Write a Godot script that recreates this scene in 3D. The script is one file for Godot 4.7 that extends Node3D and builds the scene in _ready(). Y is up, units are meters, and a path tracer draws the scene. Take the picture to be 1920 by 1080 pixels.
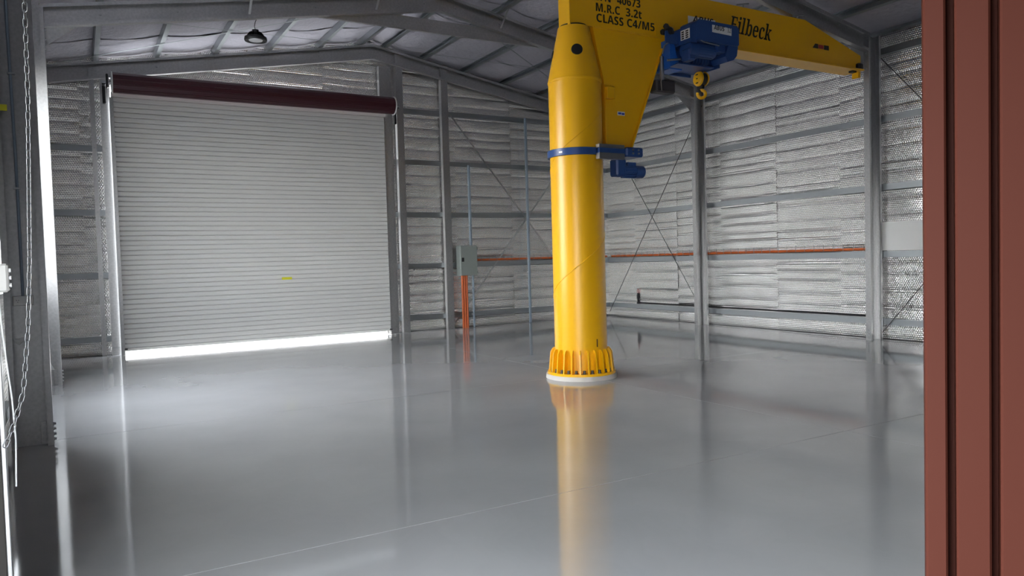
extends Node3D
# A steel portal-frame shed, foil lined, with a yellow jib crane. Metres, y up; the camera stands at x 0, z 0 and looks to -z and +x.

const CX := 5.63          # ridge line
const XL := -0.25         # inner edge of the left columns
const XR := 11.51         # inner edge of the right columns
const SLOPE := 0.1763     # ten degrees
const WX0 := -0.68        # foil face, left wall
const WX1 := 11.94        # foil face, right wall
const WZ := -15.5         # foil face, back wall
const ZF := 1.2           # front end of the shed
const GIRTS := [0.30, 1.45, 2.59, 3.74, 4.86]

var mats := {}
var rng := RandomNumberGenerator.new()
var used := {}

# ------------------------------------------------------------------ mesh builder
class MB:
	var v := PackedVector3Array()
	var n := PackedVector3Array()
	var u := PackedVector2Array()
	func tri(a: Vector3, b: Vector3, c: Vector3, na: Vector3, nb: Vector3, nc: Vector3, ua := Vector2.ZERO, ub := Vector2.ZERO, uc := Vector2.ZERO):
		var g := (c - a).cross(b - a)
		if g.dot(na + nb + nc) < 0.0:
			v.append_array(PackedVector3Array([a, c, b])); n.append_array(PackedVector3Array([na, nc, nb])); u.append_array(PackedVector2Array([ua, uc, ub]))
		else:
			v.append_array(PackedVector3Array([a, b, c])); n.append_array(PackedVector3Array([na, nb, nc])); u.append_array(PackedVector2Array([ua, ub, uc]))
	func quad(a: Vector3, b: Vector3, c: Vector3, d: Vector3, out: Vector3):
		var g := (c - a).cross(b - d)
		if g.length() < 1e-12: g = out
		var nn := (b - a).cross(d - a)
		if nn.length() < 1e-12: nn = (c - b).cross(d - b)
		nn = nn.normalized()
		if nn.dot(out) < 0.0: nn = -nn
		var w := (b - a).length()
		var h := (d - a).length()
		tri(a, b, c, nn, nn, nn, Vector2(0, 0), Vector2(w, 0), Vector2(w, h))
		tri(a, c, d, nn, nn, nn, Vector2(0, 0), Vector2(w, h), Vector2(0, h))
	func quadn(a: Vector3, b: Vector3, c: Vector3, d: Vector3, na: Vector3, nb: Vector3, nc: Vector3, nd: Vector3):
		tri(a, b, c, na, nb, nc); tri(a, c, d, na, nc, nd)
	# box with chamfered edges
	func box(c: Vector3, s: Vector3, ch := 0.0, b := Basis.IDENTITY):
		var h := s * 0.5
		var k: float = min(ch, min(h.x, min(h.y, h.z)) * 0.9)
		var ax := [b.x.normalized(), b.y.normalized(), b.z.normalized()]
		var hh := [h.x, h.y, h.z]
		for i in 3:
			var j := (i + 1) % 3
			var l := (i + 2) % 3
			for sg in [-1.0, 1.0]:
				var o: Vector3 = c + ax[i] * hh[i] * sg
				var p: Vector3 = ax[j] * (hh[j] - k)
				var q: Vector3 = ax[l] * (hh[l] - k)
				quad(o - p - q, o + p - q, o + p + q, o - p + q, ax[i] * sg)
			if k > 0.0:
				for s1 in [-1.0, 1.0]:
					for s2 in [-1.0, 1.0]:
						var e1: Vector3 = c + ax[j] * s1 * hh[j] + ax[l] * s2 * (hh[l] - k)
						var e2: Vector3 = c + ax[j] * s1 * (hh[j] - k) + ax[l] * s2 * hh[l]
						var q2: Vector3 = ax[i] * (hh[i] - k)
						quad(e1 - q2, e1 + q2, e2 + q2, e2 - q2, ax[j] * s1 + ax[l] * s2)
		if k > 0.0:
			for a in [-1.0, 1.0]:
				for d in [-1.0, 1.0]:
					for e in [-1.0, 1.0]:
						var x1: Vector3 = c + ax[0] * a * hh[0] + ax[1] * d * (hh[1] - k) + ax[2] * e * (hh[2] - k)
						var x2: Vector3 = c + ax[0] * a * (hh[0] - k) + ax[1] * d * hh[1] + ax[2] * e * (hh[2] - k)
						var x3: Vector3 = c + ax[0] * a * (hh[0] - k) + ax[1] * d * (hh[1] - k) + ax[2] * e * hh[2]
						var nn: Vector3 = (ax[0] * a + ax[1] * d + ax[2] * e).normalized()
						tri(x1, x2, x3, nn, nn, nn)
	# polygon in the plane (o, ex, ey) pushed along ez
	func extrude(poly: PackedVector2Array, o: Vector3, ex: Vector3, ey: Vector3, ez: Vector3, caps := true):
		var area := 0.0
		var m := poly.size()
		for i in m:
			var a := poly[i]
			var b := poly[(i + 1) % m]
			area += a.x * b.y - b.x * a.y
		for i in m:
			var a := poly[i]
			var b := poly[(i + 1) % m]
			var e := b - a
			var nn := Vector2(e.y, -e.x) * (1.0 if area > 0 else -1.0)
			var A := o + ex * a.x + ey * a.y
			var B := o + ex * b.x + ey * b.y
			quad(A, B, B + ez, A + ez, ex * nn.x + ey * nn.y)
		if caps:
			var t := Geometry2D.triangulate_polygon(poly)
			var en := ez.normalized()
			for i in range(0, t.size(), 3):
				var P := []
				for k in 3: P.append(o + ex * poly[t[i + k]].x + ey * poly[t[i + k]].y)
				tri(P[0], P[1], P[2], -en, -en, -en, poly[t[i]], poly[t[i + 1]], poly[t[i + 2]])
				tri(P[0] + ez, P[1] + ez, P[2] + ez, en, en, en, poly[t[i]], poly[t[i + 1]], poly[t[i + 2]])
	func cyl(p0: Vector3, p1: Vector3, r0: float, r1: float, seg := 20, caps := true):
		var d := (p1 - p0).normalized()
		var a := d.cross(Vector3.UP if absf(d.y) < 0.9 else Vector3.RIGHT).normalized()
		var b := d.cross(a)
		var sl := (r0 - r1) / maxf((p1 - p0).length(), 1e-6)
		for i in seg:
			var t0 := TAU * i / seg
			var t1 := TAU * (i + 1) / seg
			var c0 := a * cos(t0) + b * sin(t0)
			var c1 := a * cos(t1) + b * sin(t1)
			var n0 := (c0 + d * sl).normalized()
			var n1 := (c1 + d * sl).normalized()
			quadn(p0 + c0 * r0, p0 + c1 * r0, p1 + c1 * r1, p1 + c0 * r1, n0, n1, n1, n0)
			if caps:
				tri(p0, p0 + c0 * r0, p0 + c1 * r0, -d, -d, -d)
				tri(p1, p1 + c0 * r1, p1 + c1 * r1, d, d, d)
	# profile of (radius, height) turned about the y axis at c; flat = list of equal-normal bands
	func lathe(prof: Array, c: Vector3, seg := 40, ax := Vector3.UP):
		var a := ax.cross(Vector3.RIGHT if absf(ax.x) < 0.9 else Vector3.UP).normalized()
		var b := ax.cross(a)
		for k in prof.size() - 1:
			var p: Vector2 = prof[k]
			var q: Vector2 = prof[k + 1]
			var e := q - p
			if e.length() < 1e-7: continue
			var nn := Vector2(e.y, -e.x).normalized()
			for i in seg:
				var t0 := TAU * i / seg
				var t1 := TAU * (i + 1) / seg
				var c0 := a * cos(t0) + b * sin(t0)
				var c1 := a * cos(t1) + b * sin(t1)
				var n0 := c0 * nn.x + ax * nn.y
				var n1 := c1 * nn.x + ax * nn.y
				quadn(c + c0 * p.x + ax * p.y, c + c1 * p.x + ax * p.y, c + c1 * q.x + ax * q.y, c + c0 * q.x + ax * q.y, n0, n1, n1, n0)
	func tube(pts: PackedVector3Array, r: float, seg := 8, closed := false, caps := true):
		var m := pts.size()
		var rings := []
		var dirs := []
		var prev := Vector3.ZERO
		for i in m:
			var d: Vector3
			if closed: d = pts[(i + 1) % m] - pts[(i - 1 + m) % m]
			else: d = pts[mini(i + 1, m - 1)] - pts[maxi(i - 1, 0)]
			d = d.normalized()
			var a := prev - d * prev.dot(d)
			if a.length() < 1e-4: a = d.cross(Vector3.UP if absf(d.y) < 0.9 else Vector3.RIGHT)
			a = a.normalized()
			prev = a
			var b := d.cross(a)
			var ring := []
			for k in seg:
				var t := TAU * k / seg
				ring.append(a * cos(t) + b * sin(t))
			rings.append(ring); dirs.append(d)
		for i in (m if closed else m - 1):
			var j := (i + 1) % m
			for k in seg:
				var l := (k + 1) % seg
				quadn(pts[i] + rings[i][k] * r, pts[i] + rings[i][l] * r, pts[j] + rings[j][l] * r, pts[j] + rings[j][k] * r, rings[i][k], rings[i][l], rings[j][l], rings[j][k])
		if caps and not closed:
			for k in seg:
				var l := (k + 1) % seg
				tri(pts[0], pts[0] + rings[0][k] * r, pts[0] + rings[0][l] * r, -dirs[0], -dirs[0], -dirs[0])
				tri(pts[m - 1], pts[m - 1] + rings[m - 1][k] * r, pts[m - 1] + rings[m - 1][l] * r, dirs[m - 1], dirs[m - 1], dirs[m - 1])
	func mesh() -> ArrayMesh:
		var arr := []
		arr.resize(Mesh.ARRAY_MAX)
		arr[Mesh.ARRAY_VERTEX] = v; arr[Mesh.ARRAY_NORMAL] = n; arr[Mesh.ARRAY_TEX_UV] = u
		var m := ArrayMesh.new()
		m.add_surface_from_arrays(Mesh.PRIMITIVE_TRIANGLES, arr)
		return m

# ------------------------------------------------------------------ naming
func numbered(called: String) -> String:
	var k: int = used.get(called, 0)
	used[called] = k + 1
	return called if k == 0 else "%s_%03d" % [called, k]

func thing(called: String, label: String, category: String, at := Vector3.ZERO, group := "") -> Node3D:
	var o := Node3D.new()
	o.name = numbered(called)
	add_child(o)
	o.position = at
	o.set_meta("label", label); o.set_meta("category", category)
	if group: o.set_meta("group", group)
	return o

func struct(called: String) -> Node3D:
	var o := Node3D.new()
	o.name = called
	add_child(o)
	o.set_meta("kind", "structure")
	return o

func part(b: MB, called: String, m: Material, parent: Node3D, label := "") -> MeshInstance3D:
	return put(b.mesh(), called, m, parent, Vector3.ZERO, label)

# vertices of b are given in world coordinates; parent may stand anywhere (no turn)
func put(mesh: Mesh, called: String, m: Material, parent: Node3D, at := Vector3.ZERO, label := "") -> MeshInstance3D:
	var o := MeshInstance3D.new()
	o.name = called
	o.mesh = mesh
	o.material_override = m
	parent.add_child(o, true)
	o.position = at
	if label: o.set_meta("label", label)
	return o

func text(s: String, called: String, h: float, at: Vector3, parent: Node3D, m: Material, font := "Droid Sans", weight := 700, italic := false, b := Basis.IDENTITY, width := 0.0) -> MeshInstance3D:
	var f := SystemFont.new()
	f.font_names = PackedStringArray([font]); f.font_weight = weight; f.font_italic = italic
	var t := TextMesh.new()
	t.text = s; t.font = f; t.font_size = 64; t.pixel_size = h / 46.0; t.depth = 0.002
	t.horizontal_alignment = HORIZONTAL_ALIGNMENT_LEFT; t.vertical_alignment = VERTICAL_ALIGNMENT_BOTTOM
	t.curve_step = 2.0
	var o := MeshInstance3D.new()
	o.name = called; o.mesh = t; o.material_override = m
	parent.add_child(o, true)
	var sx := 1.0
	if width > 0.0: sx = width / maxf(t.get_aabb().size.x, 0.01)
	o.transform = Transform3D(b * Basis.from_scale(Vector3(sx, 1, 1)), at)
	return o

# ------------------------------------------------------------------ materials
func col(r: float, g: float, b: float) -> Color:
	return Color(r, g, b).linear_to_srgb()

func mat(key: String, c: Color, rough := 0.5, metal := 0.0, spec := 0.5) -> StandardMaterial3D:
	var m := StandardMaterial3D.new()
	m.albedo_color = c; m.roughness = rough; m.metallic = metal; m.metallic_specular = spec
	mats[key] = m
	return m

func noise_image(seed_: int, freq: float, lo: float, hi: float, size := 512, oct := 4, type := FastNoiseLite.TYPE_SIMPLEX_SMOOTH) -> Image:
	var f := FastNoiseLite.new()
	f.seed = seed_; f.frequency = freq; f.fractal_octaves = oct; f.noise_type = type
	var im := f.get_seamless_image(size, size, false, false, 0.15)
	im.convert(Image.FORMAT_RGB8)
	var data := im.get_data()
	for i in data.size():
		data[i] = int(clampf(lo + (hi - lo) * data[i] / 255.0, 0.0, 1.0) * 255.0)
	return Image.create_from_data(size, size, false, Image.FORMAT_RGB8, data)

func tex(im: Image) -> ImageTexture:
	return ImageTexture.create_from_image(im)

func noise_normal(seed_: int, freq: float, strength: float, size := 512, oct := 3) -> ImageTexture:
	var f := FastNoiseLite.new()
	f.seed = seed_; f.frequency = freq; f.fractal_octaves = oct; f.noise_type = FastNoiseLite.TYPE_SIMPLEX_SMOOTH
	var im := f.get_seamless_image(size, size, false, false, 0.15)
	im.convert(Image.FORMAT_RGBA8)
	im.bump_map_to_normal_map(strength)
	return tex(im)

# hexagonal bubbles: a tile of 8 x 8 rows
func bubble_normal(strength: float) -> ImageTexture:
	var s := 256
	var im := Image.create(s, s, false, Image.FORMAT_RGB8)
	var cell := s / 8.0
	for y in s:
		for x in s:
			var best := Vector2(1e9, 0)
			var d := Vector2.ZERO
			for r in [-1, 0, 1]:
				var row := floori(y / cell) + int(r)
				var off := 0.5 * cell if posmod(row, 2) == 1 else 0.0
				var cy := (row + 0.5) * cell
				for q in [-1, 0, 1]:
					var cxi := (floori((x - off) / cell) + int(q) + 0.5) * cell + off
					var e := Vector2(x + 0.5 - cxi, y + 0.5 - cy)
					if e.length() < best.x:
						best.x = e.length(); d = e
			var k := best.x / (cell * 0.5)
			var g := 0.0
			if k < 1.0: g = sin(k * PI) * strength
			var dir := d.normalized() if d.length() > 0.01 else Vector2.ZERO
			var nn := Vector3(dir.x * g, -dir.y * g, 1.0).normalized()
			im.set_pixel(x, y, Color(nn.x * 0.5 + 0.5, nn.y * 0.5 + 0.5, nn.z * 0.5 + 0.5))
	return tex(im)

func materials():
	var m := mat("galv", Color.WHITE, 0.33, 0.86)
	m.albedo_texture = tex(noise_image(3, 0.03, 0.68, 0.76, 512, 3, FastNoiseLite.TYPE_CELLULAR))
	m.uv1_triplanar = true; m.uv1_world_triplanar = true; m.uv1_scale = Vector3.ONE * 1.7
	m = mat("girt", Color(0.66, 0.68, 0.69), 0.40, 1.0)
	m = mat("foil", Color(0.91, 0.905, 0.895), 0.27, 1.0)
	m.normal_enabled = true; m.normal_texture = bubble_normal(0.85); m.normal_scale = 0.62
	m.uv1_scale = Vector3(1.0 / 0.30, 1.0 / 0.26, 1)
	m = mat("roof_foil", Color(0.80, 0.79, 0.82), 0.75, 1.0)
	m.normal_enabled = true; m.normal_texture = noise_normal(8, 0.02, 6.0, 512, 3); m.normal_scale = 0.6
	m.uv1_scale = Vector3(0.7, 0.7, 1)
	mat("backing", col(0.30, 0.30, 0.30), 0.7)
	m = mat("floor", Color.WHITE, 0.075, 0.0, 0.7)
	m.albedo_texture = tex(noise_image(11, 0.006, 0.585, 0.635, 512, 4))
	m.uv1_triplanar = true; m.uv1_world_triplanar = true; m.uv1_scale = Vector3.ONE * 0.16
	m.normal_enabled = true; m.normal_texture = noise_normal(5, 0.012, 1.2, 512, 2); m.normal_scale = 0.012
	mat("joint", col(0.16, 0.16, 0.16), 0.6)
	mat("apron", col(0.22, 0.215, 0.205), 0.9)
	m = mat("slat", col(0.66, 0.66, 0.64), 0.38, 0.0, 0.5)
	mat("maroon", col(0.052, 0.010, 0.017), 0.32, 0.0, 0.5)
	mat("white", col(0.84, 0.84, 0.82), 0.4)
	mat("offwhite", col(0.60, 0.59, 0.55), 0.45)
	mat("black", col(0.012, 0.012, 0.014), 0.45)
	m = mat("yellow", col(0.92, 0.475, 0.004), 0.34, 0.0, 0.5)
	mat("blue", col(0.022, 0.068, 0.225), 0.36)
	mat("brightblue", col(0.02, 0.13, 0.52), 0.35)
	mat("steel", col(0.42, 0.43, 0.44), 0.35, 1.0)
	mat("wire", col(0.25, 0.24, 0.22), 0.4, 1.0)
	mat("rod", col(0.10, 0.10, 0.10), 0.5, 0.6)
	mat("rust", col(0.10, 0.035, 0.012), 0.8)
	mat("seal", col(0.05, 0.045, 0.04), 0.7)
	mat("box", col(0.045, 0.04, 0.042), 0.5)
	mat("grout", col(0.62, 0.58, 0.52), 0.8)
	mat("ink", col(0.02, 0.016, 0.014), 0.5)
	mat("redink", col(0.35, 0.03, 0.03), 0.5)
	mat("blueink", col(0.03, 0.06, 0.40), 0.5)
	mat("board", col(0.26, 0.29, 0.27), 0.45)
	mat("orange", col(0.62, 0.13, 0.03), 0.4)
	mat("conduit", col(0.24, 0.30, 0.36), 0.4)
	mat("sticker", col(0.70, 0.68, 0.03), 0.5)
	mat("red", col(0.048, 0.0130, 0.0080), 0.55, 0.0, 0.2)
	mat("lens", col(0.75, 0.75, 0.78), 0.3)

# ------------------------------------------------------------------ shapes
# lipped channel outline: web of height w at v = 0, flanges f long, lips l
func channel(w: float, f: float, l: float, t := 0.004) -> PackedVector2Array:
	return PackedVector2Array([Vector2(0, 0), Vector2(w, 0), Vector2(w, f), Vector2(w - l, f), Vector2(w - l, f - t), Vector2(w - t, f - t), Vector2(w - t, t), Vector2(t, t), Vector2(t, f - t), Vector2(l, f - t), Vector2(l, f), Vector2(0, f)])

func bolt_mesh(r: float, h: float) -> Mesh:
	var b := MB.new()
	b.cyl(Vector3.ZERO, Vector3(0, h * 0.25, 0), r * 1.35, r * 1.35, 10)
	b.cyl(Vector3(0, h * 0.25, 0), Vector3(0, h, 0), r, r, 6)
	return b.mesh()

func put_turned(mesh: Mesh, called: String, m: Material, parent: Node3D, at: Vector3, up: Vector3) -> MeshInstance3D:
	var o := put(mesh, called, m, parent, at)
	var z := up.normalized()
	if z.dot(Vector3.UP) < 0.999:
		var a := Vector3.UP.cross(z)
		if a.length() < 1e-5: a = Vector3.RIGHT
		o.basis = Basis(a.normalized(), Vector3.UP.angle_to(z))
	return o

# a crinkled foil sheet: width w along ex, height h along y, bulging along out; creases at random heights
func foil_sheet(o: Vector3, ex: Vector3, w: float, y0: float, ytop: Callable, out: Vector3, seed_: int, parent: Node3D, called := "foil_panel"):
	var r := RandomNumberGenerator.new()
	r.seed = seed_
	var f := FastNoiseLite.new()
	f.seed = seed_; f.frequency = 0.9; f.fractal_octaves = 2
	var h0: float = maxf(ytop.call(0.0), ytop.call(w)) - y0
	w += 0.025
	var nx := maxi(4, int(w / 0.11))
	# creases
	var cr := [0.0]
	while cr[-1] < h0: cr.append(cr[-1] + r.randf_range(0.15, 0.30))
	var ys := []
	for i in cr.size() - 1:
		var a: float = cr[i]
		var b: float = cr[i + 1]
		ys.append([a, -0.9]); ys.append([a + 0.012, 0.65]); ys.append([lerpf(a, b, 0.35), 1.0]); ys.append([lerpf(a, b, 0.75), 0.85]); ys.append([b - 0.012, 0.5])
	var amp := []
	for i in cr.size(): amp.append(r.randf_range(0.009, 0.020))
	var b := MB.new()
	var P := []
	for j in ys.size():
		var row := []
		for i in nx + 1:
			var x := w * i / nx
			var yt: float = ytop.call(x)
			var y: float = minf(y0 + ys[j][0] + 0.012 * f.get_noise_2d(x * 1.1, ys[j][0] * 0.3 + 7.0), yt)
			y = maxf(y, y0)
			var k := mini(j / 5, amp.size() - 1)
			var edge := smoothstep(0.0, 0.05, minf(x, w - x))
			var d: float = ys[j][1] * amp[k] * (0.55 + 0.45 * edge) + 0.010 * f.get_noise_2d(x * 1.6 + 31.0, y * 1.6) + (0.008 if seed_ % 2 == 0 else 0.016)
			row.append(o + ex * x + Vector3(0, y, 0) + out * d)
		P.append(row)
	var N := []
	for j in P.size():
		var row := []
		for i in nx + 1:
			var dx: Vector3 = P[j][mini(i + 1, nx)] - P[j][maxi(i - 1, 0)]
			var dy: Vector3 = P[mini(j + 1, P.size() - 1)][i] - P[maxi(j - 1, 0)][i]
			var nn := dx.cross(dy)
			if nn.length() < 1e-9: nn = out
			nn = nn.normalized()
			if nn.dot(out) < 0: nn = -nn
			row.append(nn)
		N.append(row)
	for j in P.size() - 1:
		for i in nx:
			if (P[j + 1][i] - P[j][i]).length() < 1e-4 and (P[j + 1][i + 1] - P[j][i + 1]).length() < 1e-4: continue
			var a: Vector3 = P[j][i]
			var c: Vector3 = P[j + 1][i + 1]
			var u0 := w * i / nx
			var u1 := w * (i + 1) / nx
			b.tri(a, P[j][i + 1], c, N[j][i], N[j][i + 1], N[j + 1][i + 1], Vector2(u0, -a.y), Vector2(u1, -P[j][i + 1].y), Vector2(u1, -c.y))
			b.tri(a, c, P[j + 1][i], N[j][i], N[j + 1][i + 1], N[j + 1][i], Vector2(u0, -a.y), Vector2(u1, -c.y), Vector2(u0, -P[j + 1][i].y))
	part(b, called, mats.foil, parent)

func roof_y(x: float) -> float:      # under side of the rafters
	return 4.84 + SLOPE * (minf(x, 2.0 * CX - x) - XL)

# ------------------------------------------------------------------ the scene
func _ready():
	rng.seed = 7
	# camera
	var cam := Camera3D.new()
	cam.fov = rad_to_deg(2.0 * atan(540.0 / 1398.0))
	cam.near = 0.05; cam.far = 200.0
	add_child(cam)
	var right := Vector3(0.8638, -0.0279, 0.5030)
	var back := Vector3(-0.5013, 0.0391, 0.8644)
	right = right.normalized()
	back = (back - right * back.dot(right)).normalized()
	cam.transform = Transform3D(Basis(right, back.cross(right), back), Vector3(0, 1.55, 0))
	cam.current = true
	# sky and exposure
	var we := WorldEnvironment.new()
	var env := Environment.new()
	env.background_mode = Environment.BG_SKY
	var sky := Sky.new()
	var sm := ProceduralSkyMaterial.new()
	sm.sky_top_color = Color(0.90, 0.93, 0.97); sm.sky_horizon_color = Color(0.97, 0.97, 0.96)
	sm.ground_horizon_color = Color(0.72, 0.71, 0.69); sm.ground_bottom_color = Color(0.62, 0.61, 0.60)
	sm.sky_energy_multiplier = 1.0
	sm.sun_angle_max = 0.0
	sky.sky_material = sm
	env.sky = sky
	env.tonemap_mode = Environment.TONE_MAPPER_LINEAR
	env.tonemap_exposure = 26.0
	env.sdfgi_enabled = true; env.ssao_enabled = true; env.ssil_enabled = true
	we.environment = env
	add_child(we)

	materials()
	build_floor()
	build_walls()
	build_roof()
	build_frames()
	build_near_wall()
	build_roller_door()
	build_crane()
	build_hoist()
	build_services()
	build_left()
	build_lamp()

func build_floor():
	var fl := struct("floor")
	var xs := [-0.75, 5.62, 12.0]
	var zs := [-15.6, -12.05, -8.02, -4.05, -0.03, 1.35]
	for i in 2:
		for j in 5:
			var g := 0.006
			var b := MB.new()
			b.box(Vector3((xs[i] + xs[i + 1]) / 2, -0.08, (zs[j] + zs[j + 1]) / 2), Vector3(xs[i + 1] - xs[i] - g, 0.16, zs[j + 1] - zs[j] - g), 0.001)
			part(b, "slab", mats.floor, fl)
	for j in range(1, 5):
		var b := MB.new()
		b.box(Vector3(5.625, -0.06, zs[j]), Vector3(12.7, 0.11, 0.006))
		part(b, "joint_filler", mats.joint, fl)
	var b2 := MB.new()
	b2.box(Vector3(5.62, -0.06, -7.15), Vector3(0.006, 0.108, 16.8))
	part(b2, "joint_filler", mats.joint, fl)
	b2 = MB.new()
	b2.box(Vector3(3.24, -0.004, -15.32), Vector3(5.2, 0.012, 0.56), 0.002)
	part(b2, "door_sill", mats.grout, fl)
	var g2 := struct("ground")
	var b3 := MB.new()
	b3.box(Vector3(5.6, -0.26, -5.5), Vector3(120, 0.2, 120))
	part(b3, "apron", mats.apron, g2)

func girt_part(p: Node3D, y: float, a: Vector3, b: Vector3, out: Vector3, h := 0.105):
	# a lipped channel lying on its side: web towards the room
	var m := MB.new()
	m.extrude(channel(h, 0.075, 0.018, 0.003), Vector3(a.x, y - h / 2, a.z) + out * 0.08, Vector3.UP, -out, b - a)
	part(m, "girt", mats.girt, p)

func build_walls():
	# ---- back wall, with the door opening
	var wb := struct("wall_back")
	var b := MB.new()
	var dx0 := 0.60
	var dx1 := 5.92
	var top := func(x): return roof_y(x) + 0.47
	var zb := WZ - 0.02
	b.extrude(PackedVector2Array([Vector2(WX0 - 0.1, 0), Vector2(dx0, 0), Vector2(dx0, top.call(dx0)), Vector2(WX0 - 0.1, top.call(WX0))]), Vector3(0, 0, zb), Vector3.RIGHT, Vector3.UP, Vector3(0, 0, -0.05))
	b.extrude(PackedVector2Array([Vector2(dx0, 4.9), Vector2(dx1, 4.9), Vector2(dx1, top.call(dx1)), Vector2(CX, top.call(CX)), Vector2(dx0, top.call(dx0))]), Vector3(0, 0, zb), Vector3.RIGHT, Vector3.UP, Vector3(0, 0, -0.05))
	b.extrude(PackedVector2Array([Vector2(dx1, 0), Vector2(WX1 + 0.1, 0), Vector2(WX1 + 0.1, top.call(WX1)), Vector2(dx1, top.call(dx1))]), Vector3(0, 0, zb), Vector3.RIGHT, Vector3.UP, Vector3(0, 0, -0.05))
	part(b, "cladding", mats.backing, wb)
	var seams := [WX0, 0.13, 0.60, 1.60, 3.08, 4.57, 5.92, 6.06, 7.55, 9.05, 10.53, WX1]
	for i in seams.size() - 1:
		var x0: float = seams[i]
		var x1: float = seams[i + 1]
		var over: bool = x0 >= 0.59 and x1 <= 5.93
		foil_sheet(Vector3(x0, 0, WZ), Vector3.RIGHT, x1 - x0, 4.9 if over else 0.0, func(x): return roof_y(x0 + x) + 0.45, Vector3.BACK, 100 + i, wb)
	for y in GIRTS:
		if y < 4.85:
			girt_part(wb, y, Vector3(WX0, 0, WZ + 0.01), Vector3(0.66, 0, WZ + 0.01), Vector3.BACK)
		girt_part(wb, y, Vector3(5.9, 0, WZ + 0.01), Vector3(WX1, 0, WZ + 0.01), Vector3.BACK)
	# posts: lipped channels with the web towards the room or the open side
	for p in [[0.315, 0.075, 5.12], [0.475, 0.16, 5.0], [5.74, 0.27, 5.75], [6.12, 0.155, 6.05], [7.19, 0.165, 5.85]]:
		var m := MB.new()
		m.extrude(channel(p[1], 0.11, 0.02, 0.004), Vector3(p[0], 0, WZ + 0.20), Vector3.RIGHT, Vector3.FORWARD, Vector3(0, p[2], 0))
		part(m, "post", mats.galv, wb)
	for q in [[7.4, 0.1, 11.4, 4.9], [7.4, 4.9, 11.4, 0.1]]:
		var m := MB.new()
		var p0 := Vector3(q[0], q[1], WZ + 0.098 + 0.006 * (1 if q[1] > 1 else 0))
		var p1 := Vector3(q[2], q[3], p0.z)
		var d := (p1 - p0).normalized()
		m.box((p0 + p1) / 2, Vector3((p1 - p0).length(), 0.03, 0.003), 0.0, Basis(d, Vector3.BACK.cross(d), Vector3.BACK))
		part(m, "brace_strap", mats.galv, wb)
	# small bolts on the posts at each girt
	var bm := bolt_mesh(0.012, 0.014)
	for y in GIRTS:
		for x in [0.353, 0.545, 6.197, 7.27]:
			put_turned(bm, "bolt", mats.steel, wb, Vector3(x, y, WZ + 0.20), Vector3.BACK)
	for x in [0.50, 0.53, 0.56, 0.60, 5.85, 5.95, 6.16, 6.22]:
		put_turned(bm, "bolt", mats.steel, wb, Vector3(x, 0.14, WZ + 0.20), Vector3.BACK)
	# ---- right wall
	var wr := struct("wall_right")
	b = MB.new()
	b.box(Vector3(WX1 + 0.06, 2.7, (WZ + ZF) / 2), Vector3(0.05, 5.4, ZF - WZ + 0.2))
	part(b, "cladding", mats.backing, wr)
	var zs := [WZ, -14.40, -12.93, -11.55, -10.10, -8.66, -7.17, -5.7, -4.2, -2.7, -1.2, 0.2, ZF]
	for i in zs.size() - 1:
		foil_sheet(Vector3(WX1, 0, zs[i]), Vector3.BACK, zs[i + 1] - zs[i], 0.0, func(_x): return 5.2, Vector3.LEFT, 200 + i, wr)
	for y in GIRTS:
		for s in [[WZ + 0.1, -11.92], [-11.92, -7.83], [-7.83, -3.8], [-3.8, ZF]]:
			girt_part(wr, y, Vector3(WX1 - 0.01, 0, s[0] + 0.001), Vector3(WX1 - 0.01, 0, s[1]), Vector3.LEFT)
	for q in [[-15.35, -11.95], [-7.80, -3.85]]:
		for s in [[4.75, 0.12], [0.12, 4.75]]:
			var m := MB.new()
			m.cyl(Vector3(11.828 + 0.009 * (1 if s[0] > 1 else -1), s[0], q[0]), Vector3(11.828 + 0.009 * (1 if s[0] > 1 else -1), s[1], q[1]), 0.008, 0.008, 8)
			part(m, "brace_rod", mats.rod, wr)
	# ---- left wall: a doorway beside the camera and a wide window between two frames
	var wl := struct("wall_left")
	# (from z, to z, height of the doorway below)
	# spans: from z, to z, lower edge of the upper sheet, top of the lower sheet (an opening lies between)
	var spans := [[WZ, -14.0, 0.0, 0.0], [-14.0, -12.6, 0.0, 0.0], [-12.6, -11.0, 0.0, 0.0], [-11.0, -9.7, 4.4, 1.3], [-9.7, -8.4, 4.4, 1.3], [-8.4, -7.0, 0.0, 0.0], [-7.0, -5.6, 0.0, 0.0], [-5.6, -4.3, 0.0, 0.0], [-4.3, -2.5, 0.0, 0.0], [-2.5, -1.1, 2.9, 0.0], [-1.1, 0.3, 2.9, 0.0], [0.3, ZF, 0.0, 0.0]]
	for i in spans.size():
		var s: Array = spans[i]
		b = MB.new()
		b.box(Vector3(WX0 - 0.06, (s[2] + 5.4) / 2, (s[0] + s[1]) / 2), Vector3(0.05, 5.4 - s[2], s[1] - s[0]))
		part(b, "cladding", mats.backing, wl)
		foil_sheet(Vector3(WX0, 0, s[0]), Vector3.BACK, s[1] - s[0], s[2], func(_x): return 5.2, Vector3.RIGHT, 300 + i, wl)
		if s[3] > 0.0:
			b = MB.new()
			b.box(Vector3(WX0 - 0.06, s[3] / 2, (s[0] + s[1]) / 2), Vector3(0.05, s[3], s[1] - s[0]))
			part(b, "cladding", mats.backing, wl)
			foil_sheet(Vector3(WX0, 0, s[0]), Vector3.BACK, s[1] - s[0], 0.0, func(_x): return s[3], Vector3.RIGHT, 350 + i, wl)
	var wn := struct("window_1")
	b = MB.new()
	for y in [1.32, 4.38]: b.box(Vector3(WX0 - 0.03, y, -9.7), Vector3(0.10, 0.05, 2.6), 0.004)
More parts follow.
